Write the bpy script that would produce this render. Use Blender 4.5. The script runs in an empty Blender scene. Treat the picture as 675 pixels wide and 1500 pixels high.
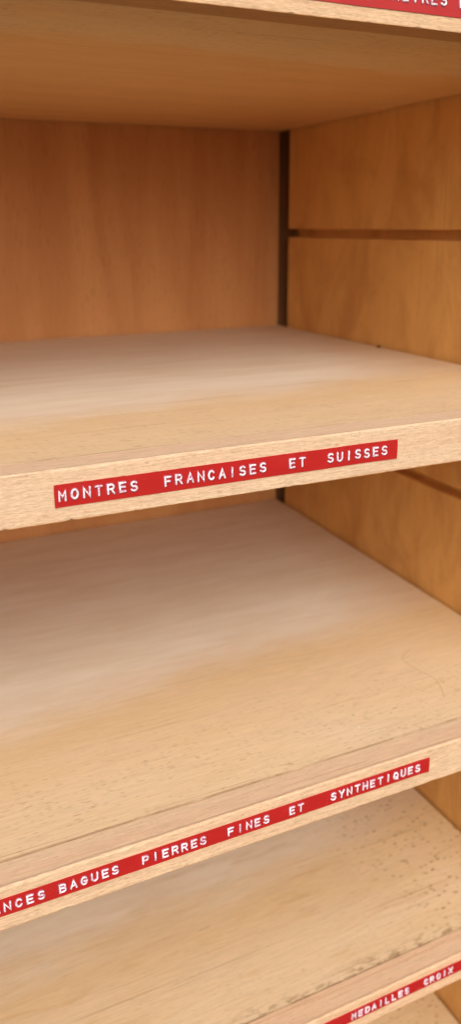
import bpy, bmesh, math, random
from mathutils import Vector, Matrix, noise
random.seed(11)
scene = bpy.context.scene
C = scene.collection
MM = 0.001

# ------------------------------------------------------------------ camera
F_PX, YAW, PITCH, ROLL = 1309.25, 27.233, -17.832, -0.29
CAM = Vector((-372.52, -303.72, 103.18)) * MM
ya, pi_, ro = map(math.radians, (YAW, PITCH, ROLL))
fw = Vector((math.sin(ya)*math.cos(pi_), math.cos(ya)*math.cos(pi_), math.sin(pi_)))
r0 = Vector((math.cos(ya), -math.sin(ya), 0)); u0 = r0.cross(fw)
rt = r0*math.cos(ro) + u0*math.sin(ro); up = -r0*math.sin(ro) + u0*math.cos(ro)
cd = bpy.data.cameras.new('camera'); cam = bpy.data.objects.new('camera', cd); C.objects.link(cam)
cam.matrix_world = Matrix(((rt.x, up.x, -fw.x, CAM.x), (rt.y, up.y, -fw.y, CAM.y), (rt.z, up.z, -fw.z, CAM.z), (0, 0, 0, 1)))
cd.sensor_fit = 'VERTICAL'; cd.sensor_height = 24.0; cd.sensor_width = 10.8
cd.lens = 24.0*F_PX/1500.0
cd.clip_start = 0.01; cd.clip_end = 5000
cd.dof.use_dof = True
cd.dof.focus_distance = (Vector((-0.215, 0, 0.01)) - CAM).dot(fw)
cd.dof.aperture_fstop = 7.0
scene.camera = cam

# ------------------------------------------------------------------ light: soft open daylight falling into the cabinet from the front
SUN_AZ, SUN_EL = math.radians(-14), math.radians(37)     # azimuth measured from straight in front of the cabinet, towards the left
to_sun = Vector((math.sin(SUN_AZ)*math.cos(SUN_EL), -math.cos(SUN_AZ)*math.cos(SUN_EL), math.sin(SUN_EL)))
w = bpy.data.worlds.new('World'); scene.world = w; w.use_nodes = True
nt = w.node_tree; bg = nt.nodes['Background']
sky = nt.nodes.new('ShaderNodeTexSky'); sky.sky_type = 'NISHITA'; sky.sun_disc = False
sky.sun_elevation = SUN_EL; sky.sun_rotation = math.atan2(to_sun.x, to_sun.y)
sky.air_density = 1.0; sky.dust_density = 5.0; sky.ozone_density = 0.6
nt.links.new(sky.outputs[0], bg.inputs[0]); bg.inputs[1].default_value = 0.11
sd = bpy.data.lights.new('sun', 'SUN'); sun = bpy.data.objects.new('sun', sd); C.objects.link(sun)
sd.energy = 1.5; sd.angle = math.radians(72); sd.color = (1.0, 0.965, 0.93)
sun.rotation_euler = (-to_sun).to_track_quat('-Z', 'Y').to_euler(); sun.location = to_sun*2
vs = scene.view_settings
vs.view_transform = 'Standard'; vs.look = 'None'; vs.gamma = 1; vs.use_curve_mapping = False
vs.exposure = 0.50
scene.cycles.max_bounces = 12; scene.cycles.diffuse_bounces = 10

# ------------------------------------------------------------------ materials
class G:
    """small node-graph writer"""
    def __init__(s, name):
        s.m = bpy.data.materials.new(name); s.m.use_nodes = True
        s.t = s.m.node_tree; s.b = s.t.nodes['Principled BSDF']
    def put(s, inp, v):
        if isinstance(v, bpy.types.NodeSocket): s.t.links.new(v, inp)
        elif v is not None:
            if hasattr(inp.default_value, '__len__') and len(inp.default_value) == 4 and len(v) == 3: v = (*v, 1)
            inp.default_value = v
    def math(s, op, a, b=None, c=None):
        n = s.t.nodes.new('ShaderNodeMath'); n.operation = op
        for i, v in enumerate((a, b, c)):
            if v is not None: s.put(n.inputs[i], v)
        return n.outputs[0]
    def ss(s, v, lo, hi, a=0.0, b=1.0):
        n = s.t.nodes.new('ShaderNodeMapRange'); n.interpolation_type = 'SMOOTHSTEP'
        for i, x in enumerate((v, lo, hi, a, b)): s.put(n.inputs[i], x)
        return n.outputs[0]
    def coord(s, off):
        t = s.t.nodes.new('ShaderNodeTexCoord'); n = s.t.nodes.new('ShaderNodeMapping')
        n.inputs['Scale'].default_value = (1000, 1000, 1000); n.inputs['Location'].default_value = off
        s.t.links.new(t.outputs['Object'], n.inputs[0]); return n.outputs[0]
    def scaled(s, co, k, off=(0, 0, 0)):
        n = s.t.nodes.new('ShaderNodeMapping'); n.inputs['Scale'].default_value = k; n.inputs['Location'].default_value = off
        s.t.links.new(co, n.inputs[0]); return n.outputs[0]
    def noise(s, co, detail=3, rough=.55, scale=1.0, dist=0.0):
        n = s.t.nodes.new('ShaderNodeTexNoise'); s.put(n.inputs['Vector'], co)
        n.inputs['Scale'].default_value = scale; n.inputs['Detail'].default_value = detail
        n.inputs['Roughness'].default_value = rough; n.inputs['Distortion'].default_value = dist
        return n.outputs[0]
    def voro(s, co, rnd=1.0):
        n = s.t.nodes.new('ShaderNodeTexVoronoi'); s.put(n.inputs['Vector'], co)
        n.inputs['Scale'].default_value = 1; n.inputs['Randomness'].default_value = rnd
        q = s.t.nodes.new('ShaderNodeSeparateColor'); s.t.links.new(n.outputs['Color'], q.inputs[0])
        return n.outputs['Distance'], q.outputs[0], q.outputs[1]
    def xyz(s, co):
        q = s.t.nodes.new('ShaderNodeSeparateXYZ'); s.t.links.new(co, q.inputs[0]); return q.outputs
    def mix(s, f, a, b, mode='MIX'):
        n = s.t.nodes.new('ShaderNodeMix'); n.data_type = 'RGBA'; n.blend_type = mode
        s.put(n.inputs[0], f); s.put(n.inputs[6], a); s.put(n.inputs[7], b); return n.outputs[2]
    def bump(s, h, strength, dist):
        n = s.t.nodes.new('ShaderNodeBump'); n.inputs['Strength'].default_value = strength; n.inputs['Distance'].default_value = dist
        s.t.links.new(h, n.inputs['Height']); s.t.links.new(n.outputs[0], s.b.inputs['Normal'])

def axis_scale(ax, along, across):
    k = [1/across]*3; k['xyz'.index(ax)] = 1/along; return tuple(k)

def wood(name, off, ax, light, dark, pore, pore_amt=.55, fleck=(7, 1.3), fleck_cut=.62, fibre=.16, band=(170, 13),
         bump=.25, rough=.62, spec=.25, top=None, sawn=False, stain=None):
    """grain along axis ax; coordinates in millimetres of the cabinet"""
    g = G(name); co = g.coord(off); X, Y, Z = g.xyz(co)
    warp = g.noise(g.scaled(co, (1/140,)*3), 2)
    b1 = g.noise(g.scaled(co, axis_scale(ax, *band)), 4, .6, dist=.5)
    col = g.mix(g.ss(b1, .32, .72), light, dark)
    if top:                                   # bare wood inside, yellowed varnish round the rim of the shelf
        yb, slope, xr, pale, rim = top
        wob = g.math('ADD', g.math('MULTIPLY', g.math('SUBTRACT', g.noise(g.scaled(co, (1/34, 1/3.5, 1/6), (4, 4, 4)), 4, .65), .5), 20), g.math('MULTIPLY', g.math('SUBTRACT', g.noise(g.scaled(co, (1/75, 1/22, 1/40)), 4, .6), .5), 62))
        d1 = g.math('SUBTRACT', g.math('ADD', Y, wob), g.math('MULTIPLY_ADD', X, slope, yb))
        d2 = g.math('SUBTRACT', g.math('MULTIPLY_ADD', Y, .25, g.math('ADD', xr, g.math('MULTIPLY', wob, -.9))), X)
        up_ = g.math('GREATER_THAN', Z, off[2] + 10.0)
        col = g.mix(up_, g.mix(1.0, col, (1.0, .75, .41), 'MULTIPLY'), col)
        mask = g.math('MULTIPLY', up_, g.math('MULTIPLY', g.ss(d1, -24, 50), g.ss(d2, -34, 62)))
        rimv = g.math('MULTIPLY', g.noise(g.scaled(co, (1/90, 1/30, 1/30), (5, 2, 0)), 3), .9)
        # darker line of varnish just along the border
        edge = g.math('MULTIPLY', g.ss(d1, -48, -4), g.math('SUBTRACT', 1.0, g.ss(d1, 0, 15)))
        col = g.mix(g.math('MULTIPLY', edge, .5), col, rim)
        col = g.mix(g.math('MULTIPLY', rimv, g.ss(d1, 12, -30)), col, rim)
        b2 = g.noise(g.scaled(co, axis_scale(ax, 60, 9), (0, 9, 3)), 3)
        palec = g.mix(g.ss(b2, .3, .75), pale, tuple(c*k for c, k in zip(pale, (.9, .86, .80))))
        col = g.mix(g.math('MULTIPLY', mask, .9), col, palec)
        sl = g.math('MULTIPLY', g.ss(Y, off[1] + 16.5, off[1] + 15.5), g.ss(g.noise(g.scaled(co, (1/26, 1/9, 1/9), (1, 1, 4)), 3), .36, .62, .25, .75))
        col = g.mix(sl, col, (.27, .15, .07))
    # fine fibres
    fb = g.noise(g.scaled(co, axis_scale(ax, 16, .8)), 3, .65)
    col = g.mix(g.math('MULTIPLY', fibre, g.math('SUBTRACT', 1.0, g.math('MULTIPLY', mask, .65))) if top else fibre, col, g.mix(g.ss(fb, .35, .65), (.42, .40, .38), (1.0, 1.0, 1.0)), 'MULTIPLY')
    # pores: short dark dashes in clusters
    d, r1, r2 = g.voro(g.scaled(co, axis_scale(ax, fleck[0], fleck[1])))
    cl = g.noise(g.scaled(co, axis_scale(ax, 45, 14), (3, 7, 1)), 2)
    cut = g.math('SUBTRACT', fleck_cut + .62, g.math('MULTIPLY', cl, 1.15))
    on = g.math('MULTIPLY', g.math('MULTIPLY', g.ss(r1, g.math('ADD', cut, .07), g.math('ADD', cut, .17)), g.ss(d, .34, .14)), g.math('MULTIPLY_ADD', r2, .75, .25))
    if top: on = g.math('MULTIPLY', on, g.math('SUBTRACT', 1.0, g.math('MULTIPLY', mask, .85)))
    if top: on = g.math('MULTIPLY', on, g.ss(Y, off[1] + 105, off[1] + 25, .18, 1.0))
    col = g.mix(g.math('MULTIPLY', on, pore_amt), col, pore)
    # long darker annual lines
    ln = g.noise(g.scaled(co, axis_scale(ax, 120, 1.7), (1, 4, 8)), 2, .5)
    lm = g.ss(ln, .66, .74)
    if top: lm = g.math('MULTIPLY', lm, g.math('SUBTRACT', 1.0, g.math('MULTIPLY', mask, .8)))
    col = g.mix(g.math('MULTIPLY', lm, .35), col, pore)
    d_, r3, r4 = g.voro(g.scaled(co, axis_scale(ax, fleck[0]*.55, fleck[1]*.6), (17, 3, 9)))
    on2 = g.math('MULTIPLY', g.ss(r3, g.math('ADD', cut, -.02), g.math('ADD', cut, .06)), g.ss(d_, .36, .16))
    if top:
        near = g.ss(Y, off[1] + 105, off[1] + 25, .18, 1.0)
        on2 = g.math('MULTIPLY', on2, near)
    if top: on2 = g.math('MULTIPLY', on2, g.math('SUBTRACT', 1.0, g.math('MULTIPLY', mask, .8)))
    col = g.mix(g.math('MULTIPLY', on2, g.math('MULTIPLY', pore_amt, g.math('MULTIPLY_ADD', r4, .7, .3))), col, pore)
    if sawn:
        sw = g.noise(g.scaled(co, axis_scale(ax, 3.6, .5), (7, 2, 5)), 4, .7)
        front = g.ss(Y, off[1] + 2.2, off[1] + .7)
        col = g.mix(g.math('MULTIPLY_ADD', front, .7, .3), col, g.mix(g.ss(sw, .30, .66), (.80, .76, .71), (1.04, 1.04, 1.04)), 'MULTIPLY')
        col = g.mix(g.math('LESS_THAN', Z, off[2] + .35), col, g.mix(1.0, col, (.80, .62, .42), 'MULTIPLY'))
    if stain: col = stain(g, co, X, Y, Z, col)
    if sawn:
        l2 = g.noise(g.scaled(co, axis_scale(ax, 95, 1.15), (31, 4, 8)), 2, .5)
        col = g.mix(g.ss(l2, .655, .72, 0, .42), col, pore)
    g.put(g.b.inputs['Base Color'], col)
    g.b.inputs['Roughness'].default_value = rough
    g.b.inputs['Specular IOR Level'].default_value = spec
    h = g.math('ADD', g.math('MULTIPLY', fb, .6), g.math('MULTIPLY', on, -.8))
    if sawn:
        s1 = g.noise(g.scaled(co, axis_scale(ax, 3.2, .55), (2, 2, 2)), 4, .7)
        s2 = g.noise(g.scaled(co, (1/1.6,)*3), 3, .6)
        h = g.math('MULTIPLY', g.math('MULTIPLY_ADD', front, .88, .12), g.math('ADD', h, g.math('ADD', g.math('MULTIPLY', s1, 1.5), g.math('MULTIPLY', s2, .5))))
    g.bump(h, bump, .0008 if sawn else .0004)
    return g.m

def plastic(name, col, rough, spec=.5, var=.12):
    g = G(name); co = g.coord((0, 0, 0))
    n = g.noise(g.scaled(co, (1/18, 1/6, 1/6)), 3)
    g.put(g.b.inputs['Base Color'], g.mix(g.ss(n, .3, .7), col, tuple(c*(1-var) for c in col)))
    g.put(g.b.inputs['Roughness'], g.ss(g.noise(g.scaled(co, (1/9, 1/5, 1/5), (4, 4, 4)), 3), .3, .7, rough*.75, rough*1.3))
    g.b.inputs['Specular IOR Level'].default_value = spec
    g.bump(g.noise(g.scaled(co, (1/14, 1/8, 1/8)), 2), .10, .0006)
    return g.m

M_RED = plastic('red_embossing_tape', (.41, .020, .018), .22, .45, .06)
M_REDEDGE = plastic('paler_red_plastic', (.60, .10, .10), .35, .45)  # paler red for the thin rims of the tape
M_MAUVE = plastic('shaded_skirt_plastic', (.27, .085, .14), .4, .4)  # purple shading of the letter slopes, painted in as the skirt colour
def whitened():
    g = G('stress_whitened_plastic'); co = g.coord((0, 0, 0))
    n = g.noise(g.scaled(co, (1/.75,)*3), 3, .6); n2 = g.noise(g.scaled(co, (1/9,)*3, (3, 3, 3)), 2)
    f = g.ss(g.math('ADD', n, g.math('MULTIPLY', n2, .5)), .66, .96)
    g.put(g.b.inputs['Base Color'], g.mix(f, (.84, .78, .82), (.50, .24, .33)))
    g.b.inputs['Roughness'].default_value = .38
    return g.m
M_WHITE = whitened()
M_PENCIL = plastic('grey_scratch', (.36, .23, .13), .8, .1)
M_SPECK = plastic('pale_chip', (.85, .80, .74), .7, .2)
M_CRUMB = plastic('dark_crumb', (.045, .022, .012), .8, .2)

# ------------------------------------------------------------------ helpers
def obj(name, bm, mats, parent=None, smooth=False, bevel=0):
    me = bpy.data.meshes.new(name); bmesh.ops.recalc_face_normals(bm, faces=bm.faces[:]); bm.to_mesh(me); bm.free()
    for m in (mats if isinstance(mats, (list, tuple)) else [mats]): me.materials.append(m)
    o = bpy.data.objects.new(name, me); C.objects.link(o)
    if parent: o.parent = parent
    if smooth:
        for f in me.polygons: f.use_smooth = True
    if bevel:
        b = o.modifiers.new('bevel', 'BEVEL'); b.width = bevel*MM; b.segments = 2; b.limit_method = 'ANGLE'
    return o

def thing(name, label, cat, loc, group=None):
    o = bpy.data.objects.new(name, None); C.objects.link(o); o.location = Vector(loc)*MM
    o.empty_display_size = .02; o['label'] = label; o['category'] = cat
    if group: o['group'] = group
    return o

def tag(o, label, cat, group=None):
    o['label'] = label; o['category'] = cat
    if group: o['group'] = group

def prism(pts, y0, y1, off, skew=0.0):
    """polygon in x-z extruded along y; skew moves x with depth; off is subtracted (thing origin)"""
    bm = bmesh.new(); O = Vector(off)
    a = [bm.verts.new((Vector((x + skew*y0, y0, z)) - O)*MM) for x, z in pts]
    b = [bm.verts.new((Vector((x + skew*y1, y1, z)) - O)*MM) for x, z in pts]
    n = len(pts)
    for i in range(n): bm.faces.new((a[i], a[(i+1) % n], b[(i+1) % n], b[i]))
    bm.faces.new(a); bm.faces.new(b[::-1]); return bm

def hexa(corners, off):
    """8 corners: bottom 4 (ccw) then top 4"""
    bm = bmesh.new(); O = Vector(off)
    v = [bm.verts.new((Vector(c) - O)*MM) for c in corners]
    for f in ((3, 2, 1, 0), (4, 5, 6, 7), (0, 1, 5, 4), (1, 2, 6, 5), (2, 3, 7, 6), (3, 0, 4, 7)):
        bm.faces.new([v[i] for i in f])
    return bm

def box(x0, x1, y0, y1, z0, z1, off):
    return hexa([(x0, y0, z0), (x1, y0, z0), (x1, y1, z0), (x0, y1, z0), (x0, y0, z1), (x1, y0, z1), (x1, y1, z1), (x0, y1, z1)], off)

# ------------------------------------------------------------------ cabinet
SK = 0.075                 # the right side panel leans outwards towards the back
XL = -640.0                # inner face of the left side panel
YB = 379.0                 # face of the back panel
Z0, Z1 = -640.0, 360.0
PANEL_END = 366.0
SHELVES = {                # front y, top z, bottom z, tilt
    'A': (5.07, 194.8, 174.8, 0.0), 'B': (0.0, 20.0, 0.0, 0.0), 'C': (-8.27, -142.3, -161.9, 0.0125),
    'D': (1.72, -296.0, -315.3, -0.005), 'E': (0.0, -449.6, -469.0, 0.0)}

CAB = (-310, 190, Z0 - 20)
cab = thing('wooden_cabinet', 'open varnished wooden cabinet with grooved side panel holding the labelled shelves', 'cabinet', CAB)
woff = CAB
def panel_stain(g, co, X, Y, Z, col):
    n = g.noise(g.scaled(co, (1/48, 1/38, 1/70), (3, 0, 5)), 5, .62, dist=.6)
    return g.mix(g.ss(n, .40, .70, 0, .5), col, (.45, .19, .05))
m_side = wood('side_panel_wood', woff, 'z', (.77, .44, .145), (.70, .37, .110), (.26, .09, .022), pore_amt=.35,
              fleck=(9, 1.1), fleck_cut=.66, fibre=.07, band=(150, 40), bump=.12, rough=.5, spec=.3, stain=panel_stain)
m_back = wood('back_panel_wood', woff, 'z', (.59, .285, .110), (.50, .22, .080), (.27, .105, .035), pore_amt=.45,
              fleck=(16, 1.6), fleck_cut=.60, fibre=.10, band=(260, 30), bump=.12, rough=.6, spec=.2)
m_case = wood('case_wood', woff, 'z', (.26, .11, .04), (.20, .08, .03), (.18, .07, .03), rough=.7)

def groove_profile(face, outer, grooves, depth):
    s = 1 if outer > face else -1
    pts = [(outer, Z0), (face, Z0)]
    for a, b in sorted(grooves):
        pts += [(face, a), (face + s*depth, a), (face + s*depth, b), (face, b)]
    return pts + [(face, Z1), (outer, Z1)]
GR = [(93.0, 99.4), (-65.7, -59.3), (-226, -218.8), (-380, -372.8), (262, 269.2)]
obj('side_panel', prism(groove_profile(0, 16, GR, 9), 4, PANEL_END, CAB, SK), m_side, cab, bevel=.5)
obj('side_panel', prism(groove_profile(XL, XL - 16, GR, 9), 4, PANEL_END, CAB, 0), m_side, cab, bevel=.5)
obj('back_panel', box(XL + 4, 25.8, YB, YB + 6, Z0 + 1, Z1 - 1, CAB), m_back, cab, bevel=.4)
oc = obj('outer_case', box(XL - 36, XL - 17.5, 0, YB + 6.5, Z0, Z1, CAB), m_case, cab, bevel=.8)
obj('outer_case', box(48, 66, 0, YB + 6.5, Z0, Z1, CAB), m_case, cab, bevel=.8)
obj('outer_case', box(XL - 36, 66, YB + 7, YB + 17, Z0, Z1, CAB), m_case, cab, bevel=.8)  # extra plate added behind the back panel to stop light leaking through the corner gap
obj('top_board', box(XL - 36, 66, -2, YB + 17, Z1 + .6, Z1 + 20, CAB), m_case, cab, bevel=.8)
obj('base_board', box(XL - 36, 66, -2, YB + 17, Z0 - 20, Z0 - .6, CAB), m_case, cab, bevel=.8)

# ------------------------------------------------------------------ lettering
def arc(cx, cy, rx, ry, a0, a1, n=9):
    return [(cx + rx*math.cos(math.radians(a0 + (a1-a0)*i/n)), cy + ry*math.sin(math.radians(a0 + (a1-a0)*i/n))) for i in range(n+1)]
S_ = arc(.5, .745, .46, .255, 35, 270, 9) + arc(.5, .25, .48, .25, 90, -145, 9)[1:]
LET = {
 'A': [[(0, 0), (.5, 1), (1, 0)], [(.19, .33), (.81, .33)]],
 'B': [[(0, .52), (0, 1), (.6, 1)] + arc(.62, .77, .32, .23, 80, -80, 6) + [(.6, .53), (0, .53)],
       [(.6, .53)] + arc(.64, .265, .36, .265, 80, -80, 6) + [(.6, 0), (0, 0), (0, .55)]],
 'C': [arc(.52, .5, .5, .5, 40, 320, 14)],
 'D': [[(0, 0), (0, 1), (.5, 1)] + arc(.5, .5, .5, .5, 80, -80, 10) + [(.5, 0), (0, 0)]],
 'E': [[(.95, 1), (0, 1), (0, 0), (.95, 0)], [(0, .52), (.8, .52)]],
 'F': [[(.95, 1), (0, 1), (0, 0)], [(0, .5), (.8, .5)]],
 'G': [arc(.52, .5, .5, .5, 45, 345, 14) + [(1, .46), (.6, .46)]],
 'H': [[(0, 0), (0, 1)], [(1, 0), (1, 1)], [(0, .5), (1, .5)]],
 'I': [[(.5, 0), (.5, 1)]],
 'L': [[(0, 1), (0, 0), (.9, 0)]],
 'M': [[(0, 0), (0, 1), (.5, .38), (1, 1), (1, 0)]],
 'N': [[(0, 0), (0, 1), (1, 0), (1, 1)]],
 'O': [arc(.5, .5, .5, .5, 90, 450, 18)],
 'P': [[(0, 0), (0, 1), (.6, 1)] + arc(.62, .73, .34, .27, 80, -80, 6) + [(.6, .46), (0, .46)]],
 'Q': [arc(.5, .5, .5, .5, 90, 450, 18), [(.58, .3), (1, -.04)]],
 'R': [[(0, 0), (0, 1), (.6, 1)] + arc(.62, .74, .34, .26, 80, -80, 6) + [(.6, .48), (0, .48)], [(.5, .48), (1, 0)]],
 'S': [S_],
 'T': [[(0, 1), (1, 1)], [(.5, 1), (.5, 0)]],
 'U': [[(0, 1), (0, .35)] + arc(.5, .35, .5, .35, 190, 350, 8) + [(1, .35), (1, 1)]],
 'X': [[(0, 0), (1, 1)], [(0, 1), (1, 0)]],
 'Y': [[(0, 1), (.5, .48), (1, 1)], [(.5, .5), (.5, 0)]],
}
PROF = [(-.72, -.05), (-.37, .28), (-.26, .50), (0, .58), (.26, .50), (.37, .28), (.72, -.05)]     # across a stroke: skirt, ridge, skirt
def stroke(bm, pts, y0):
    pts = [Vector(p) for p in pts]; n = len(pts); rings = []
    closed = (pts[0] - pts[-1]).length < 1e-4
    for i, p in enumerate(pts):
        a = (p - pts[i-1]).normalized() if i else None
        b = (pts[i+1] - p).normalized() if i < n-1 else None
        if closed and i in (0, n-1): a = (pts[-1]-pts[-2]).normalized(); b = (pts[1]-pts[0]).normalized()
        if a is None: a = b
        if b is None: b = a
        t = a + b
        t = t.normalized() if t.length > 1e-3 else a
        k = 1/max(.55, t.dot(a)); nn = Vector((-t.y, t.x))*k
        rings.append([(p + nn*o, h) for o, h in PROF])
    def V(q, h): return bm.verts.new((q.x*MM, (y0 - h)*MM, q.y*MM))
    if not closed:                           # rounded stroke ends
        for end in (0, -1):
            p = pts[end]; t = (pts[0]-pts[1]).normalized() if end == 0 else (pts[-1]-pts[-2]).normalized()
            caps = []
            for f, s_ in ((.22, .93), (.36, .70), (.55, .30)):
                caps.append([(p + t*f + Vector((-t.y, t.x))*o*s_*(1 if end else -1), h if f < .3 else (h*.7 if f < .5 else -.05)) for o, h in PROF])
            if end == 0: rings = [ring for ring in caps[::-1]] + rings
            else: rings = rings + caps
    vr = [[V(q, h) for q, h in ring] for ring in rings]
    for i in range(len(vr)-1):
        for j in range(len(PROF)-1):
            f = bm.faces.new((vr[i][j], vr[i+1][j], vr[i+1][j+1], vr[i][j+1]))
            f.material_index = 1 if j in (0, len(PROF)-2) else 0
            f.smooth = True

def lettering(text, x0, zc, y0, pitch, off, parent, wl=2.3, hl=3.4):
    """x0: left edge of the first letter (mm); zc: middle height; y0: face of the tape"""
    bm = bmesh.new(); rnd = random.Random(len(text))
    for i, ch in enumerate(text):
        if ch == ' ': continue
        jx, jz = rnd.uniform(-.10, .10), rnd.uniform(-.13, .13)
        for st in LET[ch]:
            stroke(bm, [(x0 + .4 + i*pitch + p[0]*wl + jx - off[0], zc + (p[1]-.5)*hl + jz - off[2]) for p in st], y0 - off[1])
    me = bpy.data.meshes.new('lettering'); bm.to_mesh(me); bm.free()
    me.materials.append(M_WHITE); me.materials.append(M_MAUVE)
    o = bpy.data.objects.new('lettering', me); C.objects.link(o); o.parent = parent
    return o

def tape(x0, x1, z0, z1, yf, off, parent, lift):
    """thin embossed tape: slightly bowed, its ends lift a hair off the wood"""
    bm = bmesh.new(); n = max(24, int((x1-x0)/3)); T = .28; m = 4; rnd = random.Random(int(x0*7))
    fr, bk = [], []
    for i in range(n+1):
        t = i/n; x = x0 + (x1-x0)*t
        e = lift[0]*max(0, 1 - t*(x1-x0)/7)**2 + lift[1]*max(0, 1 - (1-t)*(x1-x0)/9)**2
        wv = .10*noise.noise(Vector((x*.06, z0, 0)))
        a, b = [], []
        for j in range(m+1):
            s_ = j/m; z = z0 + (z1-z0)*s_ + wv
            cup = .10*math.sin(math.pi*s_)
            cut = 0
            if j in (0, m) and i in (0, n): cut = .12*(1 if i == 0 else -1)      # clipped corners
            P = Vector((x + cut - off[0], yf - .05 - e*(1 if s_ < .6 else .8) - off[1], z - off[2]))
            b.append(bm.verts.new(P*MM)); a.append(bm.verts.new((P + Vector((0, -T - cup*.3, 0)))*MM))
        fr.append(a); bk.append(b)
    for i in range(n):
        for j in range(m):
            bm.faces.new((fr[i][j], fr[i+1][j], fr[i+1][j+1], fr[i][j+1]))
            bm.faces.new((bk[i][j], bk[i][j+1], bk[i+1][j+1], bk[i+1][j]))
        for j, f in ((0, 1), (m, -1)):
            bm.faces.new((fr[i][j], bk[i][j], bk[i+1][j], fr[i+1][j])).material_index = 1
    for i in (0, n):
        for j in range(m):
            bm.faces.new((fr[i][j], fr[i][j+1], bk[i][j+1], bk[i][j])).material_index = 1
    return obj('label_tape', bm, [M_RED, M_REDEDGE], parent)

# ------------------------------------------------------------------ shelves
SEAM = 15.3
def edge_strip(key, yf, zt, zb, off, mat, parent, x0, x1):
    """solid lipping glued to the front of the shelf: eased top arris, splintered lower arris"""
    bm = bmesh.new(); n = int((x1-x0)/.9); rows = []
    rnd = random.Random(ord(key))
    chips = [(rnd.uniform(x0, x1), rnd.uniform(.8, 3.0), rnd.uniform(.15, .6)) for _ in range(45)]
    for i in range(n+1):
        x = x0 + (x1-x0)*i/n
        na = noise.noise(Vector((x*.25, ord(key)*3.1, 0))); nb = noise.noise(Vector((x*1.1, ord(key)*5.3, 2)))
        nl = noise.noise(Vector((x*.012, ord(key), 9)))
        c = .06 + .10*abs(na) + .12*abs(nb)
        for cx, cw, ch in chips:
            if abs(x-cx) < cw: c += ch*(1-abs(x-cx)/cw)**1.0*.8
        ta = .7 + .35*na + .3*max(0, nb)
        P = [(0 + .05*nb, zb + c), (.0 + .04*na, zb + c + .7), (0, zb + 5), (.04*na, zb + 10), (0, zt - 4), (.03*nb, zt - ta*1.2), (ta*.35, zt - ta*.38), (ta*1.1, zt),
             (6, zt), (SEAM - .5, zt), (SEAM - .1, zt - .5), (SEAM - .1, zb + .3), (SEAM - .5, zb), (5, zb + .02), (c*.9, zb)]
        rows.append([bm.verts.new((Vector((x, yf + y, z + .12*nl)) - Vector(off))*MM) for y, z in P])
    k = len(rows[0])
    for i in range(n):
        for j in range(k):
            bm.faces.new((rows[i][j], rows[i+1][j], rows[i+1][(j+1) % k], rows[i][(j+1) % k])).smooth = False
    bm.faces.new(rows[0][::-1]); bm.faces.new(rows[-1])
    return obj('edge_strip', bm, mat, parent)

def shelf(key, label, top, text=None, stain=None, lip_tint=(1, 1, 1), zoff=0.0, pores=.85):
    yf, zt, zb, tilt = SHELVES[key]
    off = (-310, yf, zb)
    t = thing('shelf', label, 'shelf', off, 'loose plywood shelves slid into the cabinet')
    yb0, slope, xr, pale, rim = top
    m_top = wood('shelf_ply', off, 'x', (.72, .56, .395), (.67, .50, .33), (.24, .112, .045), pore_amt=pores, fleck=(8.5, .95),
                 fleck_cut=.63, fibre=.20, band=(190, 15), bump=.22, rough=.55, spec=.3,
                 top=(yb0, slope, xr, pale, rim), stain=stain)
    m_lip = wood('shelf_lipping', off, 'x', tuple(a*b for a, b in zip((.70, .525, .36), lip_tint)), tuple(a*b for a, b in zip((.69, .48, .325), lip_tint)),
                 (.33, .165, .075), pore_amt=.5, fleck=(5.5, .9), fleck_cut=.66, fibre=.26, band=(130, 7), bump=.28, rough=.75, spec=.12, sawn=True)
    ya, yz = yf + SEAM + .1, YB - 2.0
    gap = 1.8
    zl = lambda y: tilt*(y - yf)
    c = [(XL + 1, ya, zb + .25 + zl(ya)), (SK*ya - gap, ya, zb + .25 + zl(ya)), (SK*PANEL_END - gap, yz, zb + .25 + zl(yz)), (XL + 1, yz, zb + .25 + zl(yz)),
         (XL + 1, ya, zt - .12 + zl(ya)), (SK*ya - gap, ya, zt - .12 + zl(ya)), (SK*PANEL_END - gap, yz, zt - .12 + zl(yz)), (XL + 1, yz, zt - .12 + zl(yz))]
    obj('board', hexa(c, off), m_top, t, bevel=.15)
    edge_strip(key, yf, zt, zb, off, m_lip, t, XL + 1, -gap)
    if text:
        for (s, xs, pitch, x0, x1, z0, z1, lift) in text:
            tp = tape(x0, x1, z0, z1, yf, off, t, lift)
            lettering(s, xs, (z0+z1)/2 + zoff, yf - .34, pitch, off, tp)
    return t

PALE = (.87, .82, .715); RIM = (.72, .525, .275)
shelf('A', 'topmost shelf, seen from below, with a red strip ending in ETRES', (100, .1, -50, PALE, RIM),
      [('BAROMETRES ET', -140.0 - 5*4.61, 4.61, -215, -98, 180.0, 189.0, (.1, .1))], lip_tint=(1, .96, .9), zoff=.8)
shelf('B', 'shelf with red MONTRES FRANCAISES ET SUISSES strip on its front edge', (106, .09, -62, PALE, RIM),
      [('MONTRES  FRANCAISES  ET  SUISSES', -286.2, 4.61, -287.7, -134.9, 5.65, 14.25, (.25, .35))])
sc = shelf('C', 'shelf with red BAGUES PIERRES FINES ET SYNTHETIQUES strip and a curved scratch on top', (128, .10, -48, PALE, RIM),
      [('ALLIANCES BAGUES  PIERRES  FINES  ET   SYNTHETIQUES', -321.3 - 5*4.475, 4.475, -346, -111.4, -155.1, -147.0, (.2, .5))], lip_tint=(1.0, .985, .95))

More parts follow.
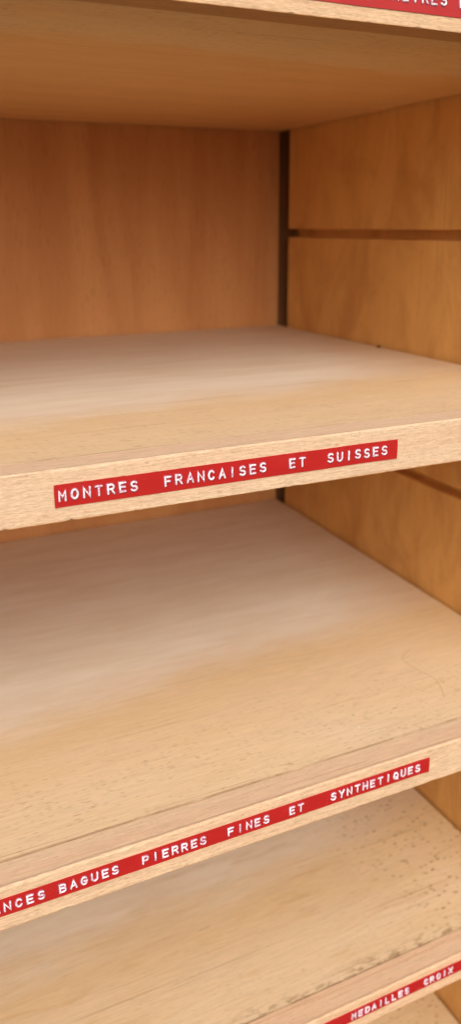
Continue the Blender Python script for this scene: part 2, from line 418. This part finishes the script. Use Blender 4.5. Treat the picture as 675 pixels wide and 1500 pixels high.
def mould(g, co, X, Y, Z, col):
    """mildew specks towards the right end and black dirt along the glue seam"""
    sm = g.noise(g.scaled(co, (1/52, 1/11, 1/20), (8, 3, 2)), 4, .6, dist=.8)
    col = g.mix(g.ss(sm, .54, .76, 0, .42), col, (.50, .29, .10))
    st = g.noise(g.scaled(co, (1/26, 1/3.2, 1/9), (1, 7, 2)), 3, .6)
    col = g.mix(g.ss(st, .66, .78, 0, .5), col, (.27, .13, .045))
    d, r1, r2 = g.voro(g.scaled(co, (1/5.2, 1/2.5, 1/5)))
    zone = g.ss(X, -110, -30)
    cl = g.noise(g.scaled(co, (1/30, 1/20, 1/20)), 3)
    on = g.math('MULTIPLY', g.ss(d, .42, .16), g.ss(g.math('ADD', r1, g.math('MULTIPLY_ADD', cl, 1.1, -.3)), .66, .92))
    col = g.mix(g.math('MULTIPLY', g.math('MULTIPLY', on, zone), g.math('MULTIPLY_ADD', r2, .5, .35)), col, (.19, .085, .028))
    n2 = g.noise(g.scaled(co, (1/7, 1/2.6, 1/5), (9, 1, 0)), 4, .65)
    n3 = g.noise(g.scaled(co, (1/40, 1/30, 1/30), (2, 6, 0)), 2)
    reach = g.math('MULTIPLY_ADD', n3, 30, -4.0)
    seam = g.ss(g.math('SUBTRACT', Y, 1.72 + SEAM), reach, 0.0)
    dirt = g.math('MULTIPLY', g.math('MULTIPLY', seam, g.ss(n2, .48, .60)), g.ss(X, -250, -170))
    return g.mix(g.math('MULTIPLY', dirt, .62), col, (.20, .095, .03))
shelf('D', 'shelf with red MEDAILLES CROIX strip and dark mildew spots along its seam', (118, .05, -78, (.86, .80, .68), RIM),
      [('MEDAILLES  CROIX', -143.8, 4.45, -163.6, -58, -308.3, -300.6, (.2, .2))], stain=mould, lip_tint=(1.02, .96, .9), pores=.4)
shelf('E', 'lowest shelf, just showing in the bottom right corner', (120, .05, -60, PALE, RIM), None, stain=mould)

# curved scratch and a pale chip on the third shelf
offC = (-310, SHELVES['C'][0], SHELVES['C'][2])
def ribbon(name, pts, wd, mat, parent, zt, tilt, yf, off):
    bm = bmesh.new(); prev = None; P = []
    for i in range(len(pts)-1):
        for k in range(6):
            t = k/6; P.append(Vector(pts[i])*(1-t) + Vector(pts[i+1])*t)
    P.append(Vector(pts[-1]))
    for i, p in enumerate(P):
        d = (P[min(i+1, len(P)-1)] - P[max(i-1, 0)]).normalized(); nn = Vector((-d.y, d.x))
        ww = wd*(.35 + .65*abs(noise.noise(Vector((i*.37, wd, 1)))) + .2)*.5
        z = zt + tilt*(p.y - yf)
        ring = []
        for s_, h in ((-1, -.02), (0, .06), (1, -.02)):
            q = p + nn*ww*s_; ring.append(bm.verts.new((Vector((q.x, q.y, z + h)) - Vector(off))*MM))
        if prev:
            for j in range(2): bm.faces.new((prev[j], ring[j], ring[j+1], prev[j+1]))
        prev = ring
    return obj(name, bm, mat, parent)
yfC, ztC, zbC, tC = SHELVES['C']
ribbon('scratch', [(-66.3, 70.8), (-66, 64), (-65.4, 58), (-64.2, 50), (-63.8, 44.3), (-67.1, 36.3), (-72.8, 26.6)], .5, M_PENCIL, sc, ztC - .12, tC, yfC, offC)
ribbon('scratch', [(-66.3, 71.5), (-63.5, 75), (-60.1, 77.5), (-56, 80), (-52.7, 81.2)], .4, M_PENCIL, sc, ztC - .12, tC, yfC, offC)
ribbon('paint_speck', [(-131.2, 22.0), (-130.6, 25.2)], .8, M_SPECK, sc, ztC - .12, tC, yfC, offC)

# a dark crumb lying where the second shelf meets the side panel
bm = bmesh.new(); bmesh.ops.create_icosphere(bm, subdivisions=2, radius=.0011)
for v in bm.verts:
    v.co *= 1 + .35*noise.noise(v.co*1800); v.co.z *= .7; v.co.x *= 1.5
cr = obj('crumb', bm, M_CRUMB, None, True); cr.location = Vector((12.0, 214, 20.6))*MM
tag(cr, 'tiny dark brown crumb lying on the shelf against the side panel', 'crumb')
